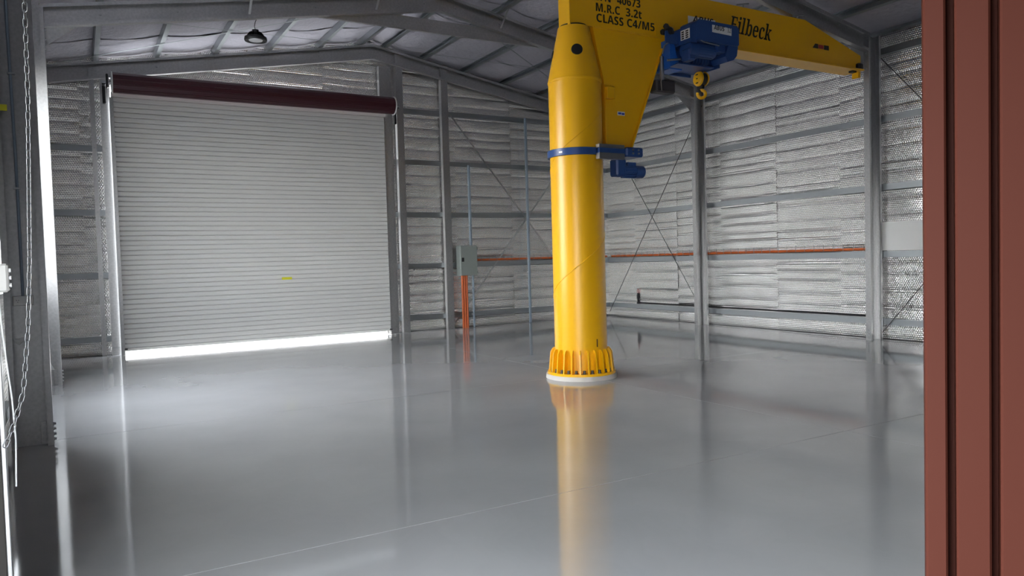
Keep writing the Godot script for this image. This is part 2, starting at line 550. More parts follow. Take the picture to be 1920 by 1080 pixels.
	for z in [-10.98, -9.7, -8.42]: b.box(Vector3(WX0 - 0.03, 2.85, z), Vector3(0.10, 3.0, 0.05), 0.004)
	part(b, "window_frame", mats.galv, wn)
	for y in GIRTS:
		for s in [[WZ + 0.1, -11.92], [-11.92, -11.0], [-8.4, -7.83], [-7.83, -3.8]]:
			girt_part(wl, y, Vector3(WX0 + 0.01, 0, s[0] + 0.001), Vector3(WX0 + 0.01, 0, s[1]), Vector3.RIGHT)
	# ---- front wall behind the camera
	var wf := struct("wall_front")
	b = MB.new()
	b.extrude(PackedVector2Array([Vector2(WX0 - 0.1, 0), Vector2(WX1 + 0.1, 0), Vector2(WX1 + 0.1, top.call(WX1)), Vector2(CX, top.call(CX)), Vector2(WX0 - 0.1, top.call(WX0))]), Vector3(0, 0, ZF), Vector3.RIGHT, Vector3.UP, Vector3(0, 0, 0.06))
	part(b, "cladding", mats.backing, wf)

func build_roof():
	var ce := struct("ceiling")
	var px := [0.40, 1.40, 2.42, 3.44, 4.45, 5.33]
	# roof sheets, closed above the foil
	for s in [-1, 1]:
		var b := MB.new()
		var xa := -0.9 if s < 0 else 12.16
		var ya := roof_y(xa) + 0.46
		var yc := roof_y(CX) + 0.46
		b.extrude(PackedVector2Array([Vector2(xa, ya), Vector2(CX, yc), Vector2(CX, yc + 0.05), Vector2(xa, ya + 0.05)]), Vector3(0, 0, WZ - 0.15), Vector3.RIGHT, Vector3.UP, Vector3(0, 0, ZF - WZ + 0.4))
		part(b, "roof_sheet", mats.backing, ce)
	# foil blanket strips that sag between the purlins
	var z := WZ
	var k := 0
	while z < ZF - 0.05:
		var z1 := minf(z + 1.25, ZF)
		for s in [-1, 1]:
			foil_strip(ce, z, z1, s, px, 500 + k)
			k += 1
		z = z1
	# purlins: lipped channels on top of the rafters
	for s in [-1, 1]:
		for x0 in px + [-0.5]:
			var x: float = x0 if s < 0 else 2 * CX - x0
			var y := roof_y(x) + 0.312
			var m := MB.new()
			var ey := Vector3(-SLOPE * -s, 1, 0).normalized()
			ey = Vector3(SLOPE * s, 1, 0).normalized()
			var ex := Vector3(ey.y, -ey.x, 0)
			m.extrude(channel(0.11, 0.075, 0.018, 0.003), Vector3(x, y, WZ + 0.02), ey, ex * (1 if s < 0 else -1), Vector3(0, 0, ZF - WZ - 0.06))
			part(m, "purlin", mats.girt, ce)
	# flat brace straps crossing under the purlins of the last bay
	for q in [[-0.2, -12.2, 5.3, -15.2], [-0.2, -15.2, 5.3, -12.2], [11.4, -12.2, 6.0, -15.2], [11.4, -15.2, 6.0, -12.2]]:
		var m := MB.new()
		var a := Vector3(q[0], roof_y(q[0]) + 0.30, q[1])
		var c := Vector3(q[2], roof_y(q[2]) + 0.30, q[3])
		var d := (c - a).normalized()
		var n := Vector3(0, 1, 0)
		n = (n - d * n.dot(d)).normalized()
		m.box((a + c) / 2, Vector3((c - a).length(), 0.004, 0.026), 0.0, Basis(d, n, d.cross(n)))
		part(m, "brace_strap", mats.girt, ce)

func foil_strip(p: Node3D, z0: float, z1: float, s: int, px: Array, seed_: int):
	var f := FastNoiseLite.new()
	f.seed = seed_; f.frequency = 0.6
	var stops := [-0.85] + px + [CX]
	var xs := []
	var sag := []
	for i in stops.size() - 1:
		for q in 8:
			var t := q / 8.0
			xs.append(lerpf(stops[i], stops[i + 1], t))
			sag.append(sin(t * PI))
	xs.append(CX); sag.append(0.0)
	var nz := 6
	var P := []
	for i in xs.size():
		var row := []
		for j in nz + 1:
			var t := float(j) / nz
			var zz := lerpf(z0, z1 + 0.03, t)
			var x: float = xs[i]
			var y: float = roof_y(x) + 0.435 - sag[i] * (0.030 + 0.025 * (f.get_noise_2d(x * 1.5, zz * 2.0) + 0.4)) - (0.016 if j == nz else 0.0) - 0.012 * sin(t * PI) * sag[i]
			if s > 0: x = 2 * CX - x
			row.append(Vector3(x, y, zz))
		P.append(row)
	var b := MB.new()
	var N := []
	for i in P.size():
		var row := []
		for j in nz + 1:
			var n: Vector3 = (P[mini(i + 1, P.size() - 1)][j] - P[maxi(i - 1, 0)][j]).cross(P[i][mini(j + 1, nz)] - P[i][maxi(j - 1, 0)]).normalized()
			if n.y > 0: n = -n
			row.append(n)
		N.append(row)
	for i in P.size() - 1:
		for j in nz:
			var U := func(a, c): return Vector2(P[a][c].x, P[a][c].z + seed_ * 0.37)
			b.tri(P[i][j], P[i + 1][j], P[i + 1][j + 1], N[i][j], N[i + 1][j], N[i + 1][j + 1], U.call(i, j), U.call(i + 1, j), U.call(i + 1, j + 1))
			b.tri(P[i][j], P[i + 1][j + 1], P[i][j + 1], N[i][j], N[i + 1][j + 1], N[i][j + 1], U.call(i, j), U.call(i + 1, j + 1), U.call(i, j + 1))
	part(b, "foil_strip", mats.roof_foil, p)

# one portal frame; zw is the plane of the webs, open side towards the camera
func portal(zw: float, label: String, gable := false, shift := 0.0):
	var t := thing("portal_frame", label, "steel frame", Vector3(CX, 0, zw), "portal frames of the shed")
	var o := -t.position
	var m: MB
	var at := func(x, y, z): return Vector3(x, y, z) + o
	var cw := 0.32
	var F := 0.10
	if not gable:
		for s in [-1, 1]:
			m = MB.new()
			var x0 := XL + shift - cw if s < 0 else XR
			m.extrude(channel(cw, F, 0.048, 0.004), at.call(x0, 0, zw), Vector3.RIGHT, Vector3.BACK, Vector3(0, 5.14, 0))
			var c := part(m, "column", mats.galv, t)
			# base cleat and bolts
			m = MB.new()
			var xi := XL + shift if s < 0 else XR
			m.box(at.call(xi + 0.055 * s, 0.11, zw + 0.012), Vector3(0.09, 0.20, 0.012), 0.002)
			part(m, "base_cleat", mats.galv, t)
			var bm := bolt_mesh(0.013, 0.02)
			for i in 4:
				put_turned(bm, "bolt", mats.steel, t, at.call(xi - 0.045 * s * -1, 0.05 + 0.045 * i, zw + 0.018), Vector3.BACK)
				put_turned(bm, "bolt", mats.steel, t, at.call(xi, 0.05 + 0.045 * i, zw + 0.05), Vector3(-s, 0, 0))
			for i in 3:
				put_turned(bm, "bolt", mats.steel, t, at.call(xi, 4.55 + 0.13 * i, zw + 0.05), Vector3(-s, 0, 0))
	for s in [-1, 1]:
		# rafter
		m = MB.new()
		var xa: float = XL if s < 0 else XR
		if gable: xa = WX0 if s < 0 else WX1
		var a: Vector3 = at.call(xa, roof_y(xa), zw)
		var c: Vector3 = at.call(CX, roof_y(CX), zw)
		var d := c - a
		var up := Vector3(0, 0.305, 0)
		m.extrude(channel(1.0, F / 0.305, 0.045 / 0.305, 0.004 / 0.305), a, up, Vector3.BACK * 0.305, d)
		part(m, "rafter", mats.galv, t)
		# bolts of the purlin cleats
		var bm := bolt_mesh(0.012, 0.016)
		for x0 in [0.40, 1.40, 2.42, 3.44, 4.45, 5.33]:
			var x: float = x0 if s < 0 else 2 * CX - x0
			for dy in [0.16, 0.25]:
				put_turned(bm, "bolt", mats.steel, t, at.call(x + 0.03, roof_y(x) + dy, zw), Vector3.BACK)
		if gable: continue
		# knee brace
		m = MB.new()
		var xk := XL if s < 0 else XR
		m.extrude(PackedVector2Array([Vector2(0, 4.60), Vector2(0, 4.90), Vector2(-s * 0.42, 4.90 + SLOPE * 0.42), Vector2(-s * 0.38, 4.84 + SLOPE * 0.38), Vector2(-s * 0.14, 4.72)]), at.call(xk, 0, zw - 0.012), Vector3.RIGHT, Vector3.UP, Vector3(0, 0, 0.008))
		part(m, "knee_plate", mats.galv, t)
		# fly braces from the lower edge of the rafter up to the purlins
		for x0 in [2.42, 4.45]:
			var x: float = x0 if s < 0 else 2 * CX - x0
			m = MB.new()
			for e in [-1, 1]:
				var p0: Vector3 = at.call(x, roof_y(x) + 0.06, zw + 0.10)
				var p1: Vector3 = at.call(x, roof_y(x) + 0.33, zw + 0.10 + 0.30)
				if e < 0:
					p1 = at.call(x, roof_y(x) + 0.33, zw + 0.10 - 0.40)
					p0 = at.call(x, roof_y(x) + 0.02, zw + 0.0)
				var dd := (p1 - p0).normalized()
				m.box((p0 + p1) / 2, Vector3(0.035, 0.004, (p1 - p0).length()), 0.0, Basis(Vector3.RIGHT, dd.cross(Vector3.RIGHT), dd))
			part(m, "fly_brace", mats.galv, t)
	if not gable:
		# collar that ties the rafters below the ridge
		m = MB.new()
		m.extrude(channel(0.22, 0.06, 0.02, 0.004), at.call(3.46, 5.515, zw - 0.005), Vector3.UP, Vector3.FORWARD, Vector3(2 * (CX - 3.46), 0, 0))
		part(m, "apex_brace", mats.galv, t)
	return t

func build_frames():
	portal(-15.36, "galvanised gable rafter pair above the roller shutter door", true)
	portal(-11.97, "galvanised frame spanning the shed just behind the high bay lamp")
	portal(-7.90, "galvanised frame in line with the yellow crane pillar")
	portal(-3.83, "nearest galvanised frame, mostly hidden beyond the door guide at the far left", false, -0.16)

# the leaf of the front doorway, swung inwards: red ribbed sheets on a frame, close to the camera at the right
func build_near_wall():
	var t := thing("door_leaf", "red ribbed metal door leaf standing open close at the right", "door", Vector3(1.84, 0, -1.10))
	var d := Vector3(1.36, 0, 2.1).normalized()      # from the free edge to the hinges
	var n := Vector3(-d.z, 0, d.x)                    # towards the camera
	var bs := Basis(d, Vector3.UP, n)
	var W := 2.48
	var H := 4.0
	var b := MB.new()
	b.box(d * W / 2 + Vector3(0, 0.02 + H / 2, 0) - n * 0.075, Vector3(W, H, 0.04), 0.003, bs)
	part(b, "backing_sheet", mats.red, t)
	var x := 0.0
	var i := 0
	while x < W - 0.02:
		var pw: float = minf(0.0487 if i == 0 else 0.0745, W - x)
		b = MB.new()
		b.box(d * (x + pw / 2) + Vector3(0, 0.02 + H / 2, 0) - n * 0.026, Vector3(pw, H, 0.058), 0.005, bs)
		part(b, "cladding_rib", mats.red, t)
		x += pw + 0.019
		i += 1
	for y in [0.6, 2.0, 3.5]:
		b = MB.new()
		b.cyl(d * (W + 0.02) + Vector3(0, y - 0.1, 0) - n * 0.05, d * (W + 0.02) + Vector3(0, y + 0.1, 0) - n * 0.05, 0.02, 0.02, 12)
		part(b, "hinge", mats.steel, t)

func build_roller_door():
	var t := thing("roller_door", "closed grey slatted roller door with maroon roll above it", "roller door", Vector3(3.2, 0, -15.14))
	var o := -t.position
	var x0 := 0.64
	var x1 := 5.78
	var y0 := 0.122
	var pitch := 0.0885
	# slat: shallow box rib with a rolled groove
	var pr := PackedVector2Array([Vector2(0, -0.016), Vector2(0.004, -0.0015), Vector2(0.012, 0.004), Vector2(0.020, 0.0065), Vector2(0.068, 0.0065), Vector2(0.076, 0.004), Vector2(0.083, -0.0015), Vector2(0.0885, -0.016), Vector2(0.0885, -0.018), Vector2(0, -0.018)])
	var sb := MB.new()
	sb.extrude(pr, Vector3(x0, 0, -15.14) + o, Vector3.UP, Vector3.BACK, Vector3(x1 - x0, 0, 0))
	var sm := sb.mesh()
	var n := 52
	for i in n:
		put(sm, "slat", mats.slat, t, Vector3(0, y0 + i * pitch, 0))
	var b := MB.new()
	b.box(Vector3((x0 + x1) / 2, y0 - 0.022, -15.14) + o, Vector3(x1 - x0 - 0.02, 0.05, 0.035), 0.004)
	part(b, "bottom_rail", mats.slat, t)
	for x in [x0 + 0.05, x1 - 0.03]:
		b = MB.new()
		b.box(Vector3(x, y0 - 0.01, -15.11) + o, Vector3(0.05, 0.022, 0.03), 0.003)
		part(b, "lock_bolt", mats.black, t)
	# guides
	for s in [[0.615, 1.0], [5.745, -1.0]]:
		b = MB.new()
		b.extrude(PackedVector2Array([Vector2(0, -0.05), Vector2(0.06, -0.05), Vector2(0.06, -0.042), Vector2(0.008, -0.042), Vector2(0.008, 0.042), Vector2(0.06, 0.042), Vector2(0.06, 0.05), Vector2(0, 0.05)]), Vector3(s[0] if s[1] > 0 else s[0] + 0.06, 0.0, -15.15) + o, Vector3.RIGHT * s[1], Vector3.BACK, Vector3(0, 4.62, 0))
		part(b, "guide", mats.galv, t)
	# the rolled curtain: ribbed maroon cylinder
	var yc := 4.845
	var zc := -14.95
	var r := 0.178
	b = MB.new()
	var prof := PackedVector2Array()
	var ribs := 13
	for i in ribs:
		var a0 := TAU * i / ribs
		for q in [[0.0, -0.006], [0.06, 0.0], [0.85, 0.0], [0.95, -0.006]]:
			var a: float = a0 + TAU / ribs * q[0]
			prof.append(Vector2(cos(a), sin(a)) * (r + q[1]))
	b.extrude(prof, Vector3(0.66, yc, zc) + o, Vector3.UP, Vector3.BACK, Vector3(5.24, 0, 0))
	var roll := part(b, "curtain_roll", mats.maroon, t, "dark maroon rolled curtain")
	for x in [0.645, 5.90]:
		b = MB.new()
		b.lathe([Vector2(0.0, 0.0), Vector2(r + 0.01, 0.0), Vector2(r + 0.014, 0.006), Vector2(r + 0.014, 0.018), Vector2(r + 0.01, 0.024), Vector2(0.0, 0.024)], Vector3(x, yc, zc) + o, 40, Vector3.RIGHT)
		part(b, "drum_wheel", mats.white, t)
	for s in [[0.59, 1], [5.96, -1]]:
		b = MB.new()
		b.cyl(Vector3(s[0] - 0.09, yc, zc) + o, Vector3(s[0] + 0.09, yc, zc) + o, 0.022, 0.022, 12)
		part(b, "axle", mats.steel, t)
		b = MB.new()
		b.box(Vector3(s[0] - 0.055 * s[1], yc - 0.14, -15.16) + o, Vector3(0.05, 0.40, 0.08), 0.005)
		b.box(Vector3(s[0] - 0.055 * s[1], yc - 0.01, -15.05) + o, Vector3(0.05, 0.06, 0.20), 0.005)
		b.box(Vector3(s[0] - 0.005 * s[1], yc + 0.02, zc) + o, Vector3(0.035, 0.24, 0.10), 0.01)
		part(b, "drum_bracket", mats.black, t, "black steel bracket")
	b = MB.new()
	b.box(Vector3(3.60, 1.285, -15.132) + o, Vector3(0.20, 0.05, 0.002))
	part(b, "sticker", mats.sticker, t, "small yellow sticker")

func build_crane():
	var c := Vector3(5.60, 0, -7.90)
	var t := thing("jib_crane", "yellow pillar jib crane with a long boom standing in the middle", "jib crane", c)
	var b := MB.new()
	b.lathe([Vector2(0.462, 0.0), Vector2(0.455, 0.055), Vector2(0.0, 0.055)], Vector3.ZERO, 64)
	part(b, "grout_pad", mats.grout, t, "white grout pad")
	b = MB.new()
	b.lathe([Vector2(0.44, 0.055), Vector2(0.44, 0.082), Vector2(0.437, 0.085), Vector2(0.3, 0.085)], Vector3.ZERO, 64)
	part(b, "base_flange", mats.yellow, t)
	var gm := MB.new()
	gm.extrude(PackedVector2Array([Vector2(0.335, 0.085), Vector2(0.425, 0.085), Vector2(0.400, 0.33), Vector2(0.372, 0.375), Vector2(0.335, 0.375)]), Vector3(0, 0, -0.008), Vector3.RIGHT, Vector3.UP, Vector3(0, 0, 0.016))
	var gmesh := gm.mesh()
	var bm := bolt_mesh(0.018, 0.042)
	var n := 24
	for i in n:
		var a := TAU * (i + 0.5) / n
		var g := put(gmesh, "base_gusset", mats.yellow, t)
		g.basis = Basis(Vector3.UP, a)
		a = TAU * i / n
		put(bm, "anchor_bolt", mats.rod, t, Vector3(cos(a) * 0.388, 0.085, sin(a) * 0.388))
	b = MB.new()
	b.lathe([Vector2(0.338, 0.05), Vector2(0.338, 3.77)], Vector3.ZERO, 72)
	var pil := part(b, "pillar", mats.yellow, t)
	# the raised seam of the spiral welded tube
	b = MB.new()
	var pts := PackedVector3Array()
	for i in 260:
		var s := i / 259.0
		var y := lerpf(0.40, 3.72, s)
		var a := deg_to_rad(158.0) - (y - 1.30) / 1.60 * TAU
		pts.append(Vector3(cos(a) * 0.338, y, sin(a) * 0.338))
	b.tube(pts, 0.0055, 6)
	part(b, "weld_seam", mats.yellow, pil)
	b = MB.new()
	b.lathe([Vector2(0.338, 3.755), Vector2(0.346, 3.762), Vector2(0.346, 3.785), Vector2(0.340, 3.80), Vector2(0.205, 4.44), Vector2(0.198, 4.465), Vector2(0.0, 4.465)], Vector3.ZERO, 72)
	var cone := part(b, "pillar_cone", mats.yellow, t)
	for a in [deg_to_rad(117), deg_to_rad(215)]:
		var d := Vector3(cos(a), 0, sin(a))
		var nrm := (d + Vector3(0, 0.22, 0)).normalized()
		b = MB.new()
		var p := d * 0.271 + Vector3(0, 4.13, 0)
		b.cyl(p - nrm * 0.01, p + nrm * 0.008, 0.072, 0.070, 28)
		part(b, "port_cover", mats.black, cone, "round black port cover")
	b = MB.new()
	b.lathe([Vector2(0.17, 4.46), Vector2(0.17, 4.49)], Vector3.ZERO, 40)
	part(b, "bearing", mats.black, t, "dark bearing gap")
	# rust mark
	b = MB.new()
	var a2 := deg_to_rad(88)
	b.box(Vector3(cos(a2) * 0.337, 0.46, sin(a2) * 0.337), Vector3(0.018, 0.10, 0.006), 0.002)
	part(b, "chip", mats.rust, pil, "rust brown chip in the paint")
	# boom: box web, bottom and top flanges, tapered end; z measured from the pillar axis
	b = MB.new()
	var xa := -0.13
	var xt := 5.66
	b.extrude(PackedVector2Array([Vector2(xa, 4.49), Vector2(xt, 4.49), Vector2(xt, 4.72), Vector2(4.30, 5.12), Vector2(xa, 5.12)]), Vector3(0, 0, -0.10), Vector3.RIGHT, Vector3.UP, Vector3(0, 0, 0.22))
	var boom := part(b, "boom", mats.yellow, t)
	b = MB.new()
	b.box(Vector3((1.42 + xt) / 2, 4.475, 0.01), Vector3(xt - 1.42, 0.025, 0.36), 0.004)
	part(b, "bottom_flange", mats.yellow, boom)
	b = MB.new()
	b.box(Vector3(xa - 0.008, 4.79, 0.01), Vector3(0.016, 0.66, 0.245), 0.003)
	part(b, "end_plate", mats.yellow, boom)
	# bracket plate under the boom
	b = MB.new()
	b.extrude(PackedVector2Array([Vector2(0.385, 2.93), Vector2(0.77, 2.93), Vector2(1.43, 4.49), Vector2(0.225, 4.49), Vector2(0.385, 3.80)]), Vector3(0, 0, -0.09), Vector3.RIGHT, Vector3.UP, Vector3(0, 0, 0.20))
	var br := part(b, "boom_bracket", mats.yellow, t)
	b = MB.new()
	var e0 := Vector3(0.775, 2.90, 0.01)
	var e1 := Vector3(1.435, 4.47, 0.01)
	var dd := (e1 - e0).normalized()
	b.box((e0 + e1) / 2, Vector3(0.020, (e1 - e0).length(), 0.26), 0.003, Basis(dd.cross(Vector3.BACK), dd, Vector3.BACK))
	part(b, "edge_plate", mats.yellow, br)
	b = MB.new()
	b.box(Vector3(0.84, 4.488, 0.01), Vector3(1.2, 0.018, 0.235), 0.003)
	part(b, "top_plate", mats.yellow, br)
	b = MB.new()
	b.box(Vector3(1.26, 4.56, 0.125), Vector3(0.014, 0.14, 0.02), 0.002)
	part(b, "stiffener", mats.yellow, br)
	b = MB.new()
	b.box(Vector3(0.395, 3.35, 0.115), Vector3(0.024, 0.84, 0.04), 0.003)
	part(b, "seal_strip", mats.yellow, br)
	b = MB.new()
	b.box(Vector3(0.445, 3.66, 0.145), Vector3(0.12, 0.15, 0.07), 0.006)
	part(b, "switch_box", mats.yellow, br)
	b = MB.new()
	b.box(Vector3(0.655, 3.415, 0.112), Vector3(0.12, 0.05, 0.003))
	var lb := part(b, "maker_plate", mats.white, br, "small white and blue plate")
	b = MB.new()
	b.box(Vector3(0.63, 3.416, 0.115), Vector3(0.05, 0.026, 0.002)); b.box(Vector3(0.685, 3.412, 0.115), Vector3(0.045, 0.026, 0.002))
	part(b, "print", mats.blueink, lb)
	# lettering on the boom
	var zt := 0.1205
	text("S/N", "lettering", 0.105, Vector3(0.27, 4.795, zt), boom, mats.ink, "Droid Sans", 700, false, Basis.IDENTITY, 0.24)
	text("40673", "lettering", 0.105, Vector3(0.62, 4.795, zt), boom, mats.ink, "Droid Sans", 700, false, Basis.IDENTITY, 0.39)
	text("M.R.C", "lettering", 0.105, Vector3(0.262, 4.655, zt), boom, mats.ink, "Droid Sans", 700, false, Basis.IDENTITY, 0.39)
	text("3.2t", "lettering", 0.105, Vector3(0.76, 4.655, zt), boom, mats.ink, "Droid Sans", 700, false, Basis.IDENTITY, 0.265)
	text("CLASS C4/M5", "lettering", 0.105, Vector3(0.272, 4.52, zt), boom, mats.ink, "Droid Sans", 700, false, Basis.IDENTITY, 0.97)
	text("Eilbeck", "lettering", 0.23, Vector3(2.62, 4.655, zt), boom, mats.ink, "Droid Serif", 700, true, Basis(Vector3(1, -0.04, 0), Vector3(0.28, 1, 0), Vector3.BACK), 0.86)
	# small badge near the tip
	b = MB.new()
	b.extrude(PackedVector2Array([Vector2(4.47, 4.715), Vector2(4.60, 4.715), Vector2(4.60, 4.785), Vector2(4.53, 4.785)]), Vector3(0, 0, zt), Vector3.RIGHT, Vector3.UP, Vector3(0, 0, 0.003))
	part(b, "badge", mats.ink, boom, "small dark badge")
	b = MB.new()
	b.box(Vector3(4.80, 4.75, zt), Vector3(0.12, 0.07, 0.004))
	part(b, "badge", mats.ink, boom, "small dark badge")
	b = MB.new()
	b.box(Vector3(2.12, 4.78, zt), Vector3(0.52, 0.14, 0.003))
	part(b, "sign_plate", mats.white, boom, "white sign half hidden by the hoist")
	text("ABUS", "lettering", 0.10, Vector3(1.93, 4.73, zt + 0.002), boom, mats.ink, "Droid Sans", 700, true, Basis(Vector3.RIGHT, Vector3(0.25, 1, 0), Vector3.BACK), 0.38)
	b = MB.new()
	b.box(Vector3(4.67, 4.75, zt), Vector3(0.12, 0.06, 0.004))
	part(b, "badge_centre", mats.redink, boom, "red middle of the badge")
	# clamps on top of the boom for the festoon
	for x in [2.95, 4.15]:
		b = MB.new()
		b.cyl(Vector3(x - 0.11, 5.145, 0.10), Vector3(x + 0.09, 5.175, 0.14), 0.012, 0.012, 10)
		b.cyl(Vector3(x, 5.12, 0.10), Vector3(x, 5.155, 0.11), 0.022, 0.02, 10)
		part(b, "cable_clamp", mats.steel, boom, "bright steel clamp")
	# end stop at the tip
	b = MB.new()
	b.box(Vector3(5.60, 4.53, 0.14), Vector3(0.13, 0.11, 0.08), 0.02)
	part(b, "buffer", mats.black, boom, "black rubber buffer")
	b = MB.new()
	b.box(Vector3(5.63, 4.41, 0.06), Vector3(0.06, 0.10, 0.12), 0.005)
	part(b, "stop_block", mats.yellow, boom)
	b = MB.new()
	b.box(Vector3(5.48, 4.447, 0.10), Vector3(0.10, 0.03, 0.08), 0.004)
	part(b, "limit_switch", mats.black, boom)
	# slewing ring and drive
	b = MB.new()
	b.lathe([Vector2(0.338, 2.82), Vector2(0.368, 2.82), Vector2(0.372, 2.824), Vector2(0.372, 2.906), Vector2(0.368, 2.91), Vector2(0.338, 2.91)], Vector3.ZERO, 72)
	var ring := part(b, "slew_ring", mats.blue, t, "blue band around the pillar")
	b = MB.new()
	var ar := deg_to_rad(157)
	b.box(Vector3(cos(ar) * 0.372, 2.86, sin(ar) * 0.372), Vector3(0.004, 0.022, 0.05), 0.001, Basis(Vector3.UP, -ar))
	part(b, "ring_label", mats.white, ring)
	var drv := Node3D.new()
	drv.name = "slew_drive"
	t.add_child(drv)
	b = MB.new()
	b.box(Vector3(0.26, 2.865, 0.40), Vector3(0.42, 0.085, 0.045), 0.004)
	b.box(Vector3(0.60, 2.865, 0.30), Vector3(0.28, 0.12, 0.30), 0.02)
	part(b, "drive_frame", mats.blue, drv)
	for y in [2.922, 2.80]:
		b = MB.new()
		b.box(Vector3(0.235, y, 0.405), Vector3(0.40, 0.045 if y > 2.9 else 0.075, 0.075), 0.003)
		part(b, "guide_plate", mats.steel, drv, "bare grey steel plate")
	for i in 4:
		put_turned(bolt_mesh(0.010, 0.014), "bolt", mats.steel, drv, Vector3(0.56 + 0.09 * (i % 2), 2.845 + 0.045 * (i / 2), 0.452), Vector3.BACK)
	b = MB.new()
	b.box(Vector3(0.42, 2.67, 0.32), Vector3(0.16, 0.22, 0.16), 0.02)
	b.cyl(Vector3(0.42, 2.74, 0.32), Vector3(0.42, 2.82, 0.32), 0.05, 0.05, 20)
	part(b, "gearbox", mats.blue, drv)
	b = MB.new()
	b.cyl(Vector3(0.46, 2.63, 0.33), Vector3(0.66, 2.63, 0.33), 0.078, 0.078, 24)
	b.cyl(Vector3(0.66, 2.63, 0.33), Vector3(0.80, 2.63, 0.33), 0.086, 0.080, 24)
	b.box(Vector3(0.60, 2.715, 0.33), Vector3(0.14, 0.06, 0.10), 0.006)
	for k in 10:
		var an := TAU * k / 10
		b.box(Vector3(0.57, 2.63 + sin(an) * 0.08, 0.33 + cos(an) * 0.08), Vector3(0.18, 0.02, 0.006), 0.0, Basis(Vector3.RIGHT, an))
	part(b, "drive_motor", mats.blue, drv)

func build_hoist():
	var t := thing("wire_rope_hoist", "blue wire rope hoist hanging from the yellow crane boom", "hoist", Vector3(7.6, 4.4, -7.6))
	var o := -t.position
	var b := MB.new()
	# main cover: chamfered housing in front of the boom
	var pr := PackedVector2Array([Vector2(7.20, 4.375), Vector2(7.96, 4.375), Vector2(7.985, 4.40), Vector2(7.985, 4.61), Vector2(7.95, 4.65), Vector2(7.24, 4.65), Vector2(7.20, 4.62)])
	b.extrude(pr, Vector3(0, 0, -7.66) + o, Vector3.RIGHT, Vector3.UP, Vector3(0, 0, 0.31))
	var cover := part(b, "cover", mats.blue, t)
	b = MB.new()
	b.extrude(PackedVector2Array([Vector2(7.80, 4.38), Vector2(7.985, 4.38), Vector2(7.96, 4.25), Vector2(7.90, 4.19), Vector2(7.78, 4.15), Vector2(7.74, 4.22)]), Vector3(0, 0, -7.64) + o, Vector3.RIGHT, Vector3.UP, Vector3(0, 0, 0.27))
	part(b, "cover_end", mats.blue, t)
	b = MB.new()
	b.extrude(PackedVector2Array([Vector2(7.10, 4.34), Vector2(7.21, 4.34), Vector2(7.21, 4.60), Vector2(7.10, 4.56)]), Vector3(0, 0, -7.70) + o, Vector3.RIGHT, Vector3.UP, Vector3(0, 0, 0.34))
	part(b, "side_cover", mats.blue, t)
	# gear case and motor below
	b = MB.new()
	b.cyl(Vector3(7.12, 4.27, -7.48) + o, Vector3(7.28, 4.27, -7.48) + o, 0.115, 0.115, 28)
	b.box(Vector3(7.17, 4.20, -7.48) + o, Vector3(0.13, 0.16, 0.16), 0.02)
	part(b, "gear_case", mats.blue, t)
	b = MB.new()
	b.cyl(Vector3(7.28, 4.30, -7.50) + o, Vector3(7.62, 4.30, -7.50) + o, 0.105, 0.105, 28)
	for k in 14:
		var an := TAU * k / 14
		b.box(Vector3(7.45, 4.30 + sin(an) * 0.108, -7.50 + cos(an) * 0.108) + o, Vector3(0.28, 0.018, 0.006), 0.0, Basis(Vector3.RIGHT, -an))
	part(b, "motor", mats.blue, t)
	b = MB.new()
	b.box(Vector3(7.66, 4.32, -7.42) + o, Vector3(0.15, 0.12, 0.13), 0.012)
	part(b, "terminal_box", mats.blue, t)
	b = MB.new()
	b.cyl(Vector3(7.10, 4.16, -7.56) + o, Vector3(6.92, 4.14, -7.62) + o, 0.014, 0.014, 10)
	part(b, "rod", mats.steel, t, "grey steel rod")
	b = MB.new()
	b.tube(PackedVector3Array([Vector3(7.26, 4.385, -7.36) + o, Vector3(7.32, 4.36, -7.35) + o, Vector3(7.45, 4.35, -7.345) + o, Vector3(7.60, 4.34, -7.345) + o]), 0.008, 6)
	part(b, "cable", mats.steel, t)
	# rope drum and trolley under and behind the boom
	b = MB.new()
	for k in 12:
		var x := 7.18 + k * 0.055
		b.lathe([Vector2(0.125, x), Vector2(0.135, x + 0.014), Vector2(0.135, x + 0.040), Vector2(0.125, x + 0.055)], Vector3(0, 4.26, -7.86) + o, 28, Vector3.RIGHT)
	part(b, "rope_drum", mats.blue, t)
	b = MB.new()
	b.box(Vector3(7.36, 4.22, -8.02) + o, Vector3(0.72, 0.30, 0.03), 0.006)
	b.box(Vector3(7.42, 4.12, -7.80) + o, Vector3(0.66, 0.02, 0.42), 0.004)
	b.box(Vector3(7.84, 4.20, -7.78) + o, Vector3(0.03, 0.16, 0.40), 0.006)
	part(b, "drum_frame", mats.blue, t)
	for s in [-7.60, -8.16]:
		b = MB.new()
		b.box(Vector3(7.32, 4.44, s) + o, Vector3(0.90, 0.16, 0.02), 0.004)
		part(b, "trolley_plate", mats.blue, t)
		for x in [6.98, 7.66]:
			b = MB.new()
			var dz := -0.05 if s > -7.8 else 0.05
			b.cyl(Vector3(x, 4.53, s) + o, Vector3(x, 4.53, s + dz) + o, 0.055, 0.055, 22)
			part(b, "trolley_wheel", mats.steel, t)
	# bright blue folded bracket at the left end
	b = MB.new()
	b.extrude(PackedVector2Array([Vector2(0, 0.02), Vector2(0.20, 0.12), Vector2(0.14, 0.20), Vector2(0.10, 0.36), Vector2(0.0, 0.42)]), Vector3(6.97, 4.04, -7.64) + o, Vector3(1.0, 0, -0.2), Vector3.UP, Vector3(0, 0, 0.02))
	b.box(Vector3(6.98, 4.24, -7.77) + o, Vector3(0.02, 0.38, 0.26), 0.003)
	b.box(Vector3(7.09, 4.05, -7.77) + o, Vector3(0.22, 0.02, 0.26), 0.003)
	part(b, "folded_bracket", mats.brightblue, t, "bright blue folded bracket")
	b = MB.new()
